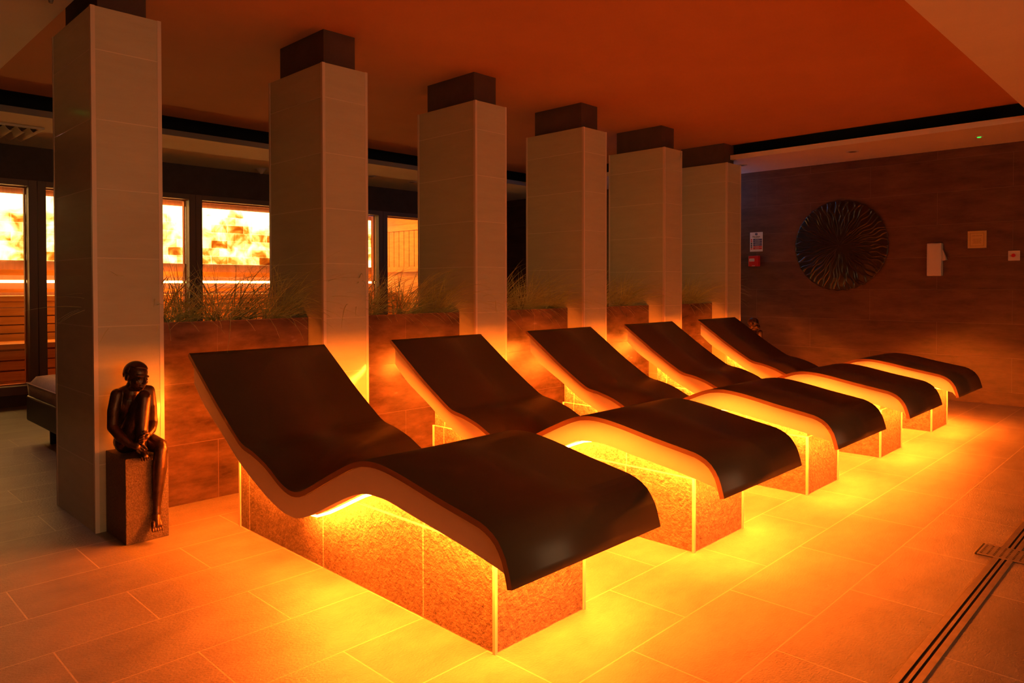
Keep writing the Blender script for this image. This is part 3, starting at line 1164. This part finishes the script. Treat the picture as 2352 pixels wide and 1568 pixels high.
# wavy-ridged disc
d = wall_thing('wall_disc', 2.868, 1.519, 'large round black disc with radiating wavy ridges on the brown wall', 'wall art')
bm = bmesh.new()
NR, NT, RD = 56, 720, 0.474
NRIDGE = 60
rd = random.Random(5)
ridge = [(rd.uniform(-0.25, 0.25), rd.uniform(0, 6.28), rd.uniform(0.7, 1.2), rd.uniform(0.05, 0.35)) for k in range(NRIDGE)]
rows = []
for i in range(NR + 1):
    r = RD * i / NR
    f = i / NR
    row = []
    for j in range(NT):
        a = 2 * math.pi * j / NT
        h = 0.0
        q = a / (2 * math.pi) * NRIDGE
        for kk in (int(q) - 1, int(q), int(q) + 1, int(q) + 2):
            o_, ph, sc_, r0 = ridge[kk % NRIDGE]
            if f < r0:
                continue
            c_ = kk + o_ + 0.30 * math.sin(f * 17 * sc_ + ph)
            h = max(h, math.exp(-((q - c_) / 0.10) ** 2) * min(1, (f - r0) * 8))
        amp = 0.0085 * (1 if f < 0.97 else 0.4)
        rr = r * (1 + (0.006 * math.sin(31 * a) if i == NR else 0))
        x = -(0.020 + 0.022 * (1 - f * f) + h * amp)
        row.append(bm.verts.new((x, rr * math.sin(a), rr * math.cos(a))) if i else None)
    rows.append(row)
c0 = bm.verts.new((-0.040, 0, 0))
for j in range(NT):
    k = (j + 1) % NT
    bm.faces.new((c0, rows[1][j], rows[1][k]))
    for i in range(1, NR):
        bm.faces.new((rows[i][j], rows[i + 1][j], rows[i + 1][k], rows[i][k]))
back = [bm.verts.new((-0.001, RD * 0.99 * math.sin(2 * math.pi * j / NT), RD * 0.99 * math.cos(2 * math.pi * j / NT))) for j in range(NT)]
for j in range(NT):
    k = (j + 1) % NT
    bm.faces.new((rows[NR][j], back[j], back[k], rows[NR][k]))
bm.faces.new(back)
link('ridged_plate', bm, M['disc'], d, smooth=True)

# fire action notice: text faces -X, reading towards -Y
TX = Matrix(((0, 0, -1, 0), (-1, 0, 0, 0), (0, 1, 0, 0), (0, 0, 0, 1)))


def wt(x, y, z):
    return Matrix.Translation((x, y, z)) @ TX


s = wall_thing('fire_notice', 3.801, 1.598, 'white fire action notice with blue and red bands above the red call point', 'sign')
link('sheet', boxes((-0.003, 0, -0.076, 0.076, -0.110, 0.110)), M['paper'], s)
text_mesh('heading', 'Fire action', 0.021, M['ink_black'], s, wt(-0.0036, 0, 0.060), bold=True)
text_mesh('small_print', 'In the event of a fire', 0.0075, M['ink_black'], s, wt(-0.0036, 0, 0.046))
bm = bmesh.new()
cyl(bm, (-0.0042, 0, 0.089), 0.0145, 0.0012, 'x', 28)
r_ = link('emblem', bm, M['ink_blue'], s)
bm = boxes((-0.0052, -0.0042, -0.0022, 0.0022, 0.087, 0.098), (-0.0052, -0.0042, -0.0022, 0.0022, 0.0805, 0.0845))
link('exclamation_mark', bm, M['paper'], r_)
zz = 0.026
for k, mm in enumerate(['ink_blue', 'ink_blue', 'ink_blue', 'ink_blue', 'ink_red', 'ink_red']):
    b = link('band', boxes((-0.0042, -0.003, -0.068, 0.038, zz - 0.008, zz + 0.0075)), M[mm], s)
    text_mesh('band_text', ['Raise the alarm', 'Leave the building', 'Use nearest exit', 'Assembly point', 'Do not run', 'Do not return'][k],
              0.0085, M['paper'], b, wt(-0.0044, -0.012, zz))
    link('pictogram', boxes((-0.0042, -0.003, 0.049, 0.066, zz - 0.007, zz + 0.007)), M['ink_red' if k in (0, 1, 5) else 'ink_black'], s)
    zz -= 0.0205

s = wall_thing('fire_call_point', 3.815, 1.377, 'small red fire call point box under the white notice', 'call point')
link('housing', boxes((-0.045, 0, -0.062, 0.062, -0.060, 0.062)), M['red'], s, bevel=0.006)
pn = link('press_panel', boxes((-0.047, -0.0445, -0.012, 0.048, -0.002, 0.030)), M['paper'], s)
bm = bmesh.new()
for k in range(3):
    y = 0.033 - k * 0.015
    v = [bm.verts.new((-0.0476, y + 0.005, 0.014)), bm.verts.new((-0.0476, y - 0.005, 0.014 + (0.005 if k != 1 else 0.005))),
         bm.verts.new((-0.0476, y - 0.005, 0.014 - 0.005))]
    bm.faces.new(v)
    w = [bm.verts.new((x.co.x + 0.0006, x.co.y, x.co.z)) for x in v]
    bm.faces.new(w[::-1])
    for a in range(3):
        b = (a + 1) % 3
        bm.faces.new((v[a], v[b], w[b], w[a]))
link('arrow_mark', bm, M['ink_black'], pn)
link('key_slot', boxes((-0.0462, -0.0445, -0.018, 0.018, -0.055, -0.049)), M['white'], s)

s = wall_thing('soap_dispenser', 1.972, 1.346, 'beige wall dispenser box with a side lever on the brown wall', 'dispenser')
link('housing', boxes((-0.075, 0, -0.062, 0.062, -0.157, 0.157)), M['white'], s, bevel=0.007)
bm = bmesh.new()
vs = [(-0.045, -0.064, 0.10), (-0.020, -0.064, 0.10), (-0.010, -0.100, -0.005), (-0.055, -0.100, -0.005), (-0.010, -0.064, -0.012), (-0.055, -0.064, -0.012)]
v = [bm.verts.new(p) for p in vs]
for f in ((0, 1, 2, 3), (3, 2, 4, 5), (0, 5, 4, 1), (0, 3, 5), (1, 4, 2)):
    bm.faces.new([v[i] for i in f])
link('lever', bm, M['white'], s)
link('front_panel', boxes((-0.0775, -0.0752, -0.054, 0.054, -0.145, 0.150)), M['white'], s, bevel=0.001)

s = wall_thing('notice_plaque', 1.632, 1.526, 'gold framed notice plaque above and right of the dispenser', 'plaque')
link('plate', boxes((-0.006, 0, -0.076, 0.076, -0.080, 0.081)), M['brass'], s, bevel=0.002)
bm = bmesh.new()
for a in ((-0.056, -0.0535, -0.06, 0.06), (0.0535, 0.056, -0.06, 0.06)):
    box(bm, -0.0068, -0.006, *a)
for a in ((-0.056, 0.056, 0.058, 0.0605), (-0.056, 0.056, -0.0605, -0.058)):
    box(bm, -0.0068, -0.006, *a)
link('border_line', bm, M['brass_line'], s)
for z, w in ((0.034, 0.042), (0.003, 0.034), (-0.010, 0.036), (-0.022, 0.030), (-0.034, 0.034)):
    bm = bmesh.new()
    n = 9
    for k in range(n):
        y0 = w - 2 * w * k / n
        box(bm, -0.0068, -0.006, y0 - 2 * w / n * 0.72, y0, z - 0.0014, z + 0.0018 + 0.0008 * (k % 3))
    link('engraved_line', bm, M['brass_line'], s)
for sy in (-1, 1):
    for sz in (-1, 1):
        link('screw', cyl(bmesh.new(), (-0.0085, sy * 0.066, sz * 0.070), 0.0045, 0.003, 'x', 12), M['steel'], s)

s = wall_thing('emergency_button', 1.342, 1.367, 'small square switch plate with a red push button, far right', 'button')
link('plate', boxes((-0.010, 0, -0.045, 0.045, -0.045, 0.045)), M['white'], s, bevel=0.003)
bm = bmesh.new()
cyl(bm, (-0.030, 0.001, 0.002), 0.017, 0.020, 'x', 28, r2=0.014)
link('push_button', bm, M['red'], s, bevel=0.002)['label'] = 'red round push button'
link('indicator', cyl(bmesh.new(), (-0.0115, 0.033, -0.002), 0.0025, 0.002, 'x', 10), M['paper'], s)

# ------------------------------------------------------------------ ceiling fittings
def downlight(x, y, label):
    o = empty('downlight', (x, y, ZS))
    tag(o, label, 'downlight', 'round ceiling fittings')
    bm = bmesh.new()
    seg, prof = 36, [(0.058, 0.0), (0.056, -0.006), (0.046, -0.009), (0.040, -0.004), (0.040, -0.001)]
    rr = []
    for r, z in prof:
        rr.append([bm.verts.new((r * math.cos(2 * math.pi * k / seg), r * math.sin(2 * math.pi * k / seg), z)) for k in range(seg)])
    for a, b in zip(rr, rr[1:]):
        for k in range(seg):
            j = (k + 1) % seg
            bm.faces.new((a[k], a[j], b[j], b[k]))
    link('ring', bm, M['white'], o, smooth=True)
    link('lens', cyl(bmesh.new(), (0, 0, -0.003), 0.040, 0.002), M['cap'], o)


downlight(7.342, 2.559, 'round ceiling light in the strip above the black wall disc')
downlight(7.33, 3.70, 'round ceiling light beside the top of the last column')
downlight(5.62, 7.22, 'round ceiling light left of the third column, over the sauna aisle')
downlight(4.99, 7.18, 'small ceiling light just right of the second column, over the sauna aisle')


def sensor(x, y, label):
    o = empty('ceiling_sensor', (x, y, ZS))
    tag(o, label, 'sensor')
    link('cover', cyl(bmesh.new(), (0, 0, -0.006), 0.024, 0.006, r2=0.028), M['soffit'], o)
    link('indicator', cyl(bmesh.new(), (0, 0, -0.010), 0.0155, 0.004, seg=20), M['led_green'], o)['label'] = 'glowing green indicator'


sensor(7.389, 1.517, 'ceiling sensor with a green indicator at the upper right')
sensor(0.366, 6.053, 'ceiling sensor whose green glow is mirrored in the nearest column')

o = empty('ceiling_sprinkler', (3.82, 7.585, ZS))
tag(o, 'small pointed ceiling fitting left of the second column', 'sprinkler')
link('rose', cyl(bmesh.new(), (0, 0, -0.006), 0.07, 0.006), M['white'], o)
link('nozzle', cyl(bmesh.new(), (0, 0, -0.055), 0.012, 0.049, r2=0.05), M['white'], o)

o = empty('ceiling_sprinkler', (0.9, 3.75, ZS))
tag(o, 'small round ceiling fitting at the upper left beside the nearest column', 'sprinkler')
link('rose', cyl(bmesh.new(), (0, 0, -0.008), 0.035, 0.008), M['soffit'], o)
link('nozzle', cyl(bmesh.new(), (0, 0, -0.030), 0.008, 0.022, r2=0.012), M['frame'], o)

v = empty('air_vent', (1.10, 7.16, ZS))
tag(v, 'curved-blade air vent in the ceiling at the far left', 'vent')
bm = bmesh.new()
box(bm, -0.5, 0.5, -0.27, -0.235, -0.014, 0)
box(bm, -0.5, 0.5, 0.235, 0.27, -0.014, 0)
box(bm, -0.5, -0.465, -0.235, 0.235, -0.014, 0)
box(bm, 0.465, 0.5, -0.235, 0.235, -0.014, 0)
link('vent_frame', bm, M['soffit'], v, bevel=0.003)
link('duct_shade_sheet', boxes((-0.465, 0.465, -0.235, 0.235, -0.003, 0.0)), M['black'], v)  # flat black sheet drawn for the shade behind the blades, no opening
for k in range(11):
    bm = bmesh.new()
    x = -0.42 + k * 0.084
    up, lo = [], []
    m_ = 10
    rows = []
    for i in range(m_):
        t = i / (m_ - 1)
        cx_, cz_ = x - 0.022 + 0.055 * t, -0.002 - 0.045 * math.sin(t * 1.9)
        rows.append([bm.verts.new((cx_, -0.23, cz_)), bm.verts.new((cx_, 0.23, cz_)),
                     bm.verts.new((cx_, 0.23, cz_ - 0.003)), bm.verts.new((cx_, -0.23, cz_ - 0.003))])
    for a, b in zip(rows, rows[1:]):
        for i in range(4):
            j = (i + 1) % 4
            bm.faces.new((a[i], a[j], b[j], b[i]))
    bm.faces.new(rows[0][::-1])
    bm.faces.new(rows[-1])
    link('vent_blade', bm, M['soffit'], v, smooth=False)

# ------------------------------------------------------------------ floor drain
d = empty('drain_channel', (3.5, 0.613, 0))
tag(d, 'long steel slot drain set in the floor at the lower right', 'drain')
link('frame_rail', boxes((-2.2, 4.0, 0.0135, 0.033, 0.0003, 0.003)), M['steel'], d)
link('frame_rail', boxes((-2.2, 4.0, -0.033, -0.0135, 0.0003, 0.003)), M['steel'], d)
link('centre_bar', boxes((-2.2, 4.0, -0.0055, 0.0045, 0.0003, 0.003)), M['steel'], d)
link('slot_shade_strip', boxes((-2.2, 4.0, -0.0135, 0.0135, 0.0003, 0.0010)), M['black'], d)  # black strip painted as the shaded slot; the floor stays uncut
g = empty('drain_cover', (3.52, 0.615, 0))
tag(g, 'perforated steel cover plate laid across the slot drain', 'drain cover')
bm = bmesh.new()
xs = [-0.078]
for k in range(7):
    c = -0.058 + k * 0.0193
    xs += [c - 0.0058, c + 0.0058]
xs += [0.078]
ysl = [-0.088]
for k in range(8):
    c = -0.077 + k * 0.022
    ysl += [c - 0.004, c + 0.004]
ysl += [0.088]
for i in range(len(xs) - 1):
    for j in range(len(ysl) - 1):
        if i % 2 == 1 and j % 2 == 1:
            continue
        box(bm, xs[i], xs[i + 1], ysl[j], ysl[j + 1], 0.0033, 0.006)
bmesh.ops.remove_doubles(bm, verts=bm.verts, dist=0.00005)
link('perforated_plate', bm, M['steel'], g)
link('well_shade_sheet', boxes((-0.078, 0.078, -0.088, 0.088, 0.0031, 0.0036)), M['black'], g)  # thin black sheet in place of the shade below the holes
link('gap_shade_strip', boxes((-0.078, 0.078, 0.0885, 0.096, 0.0003, 0.0045)), M['black'], g)  # solid black strip painted as a shaded gap along the plate
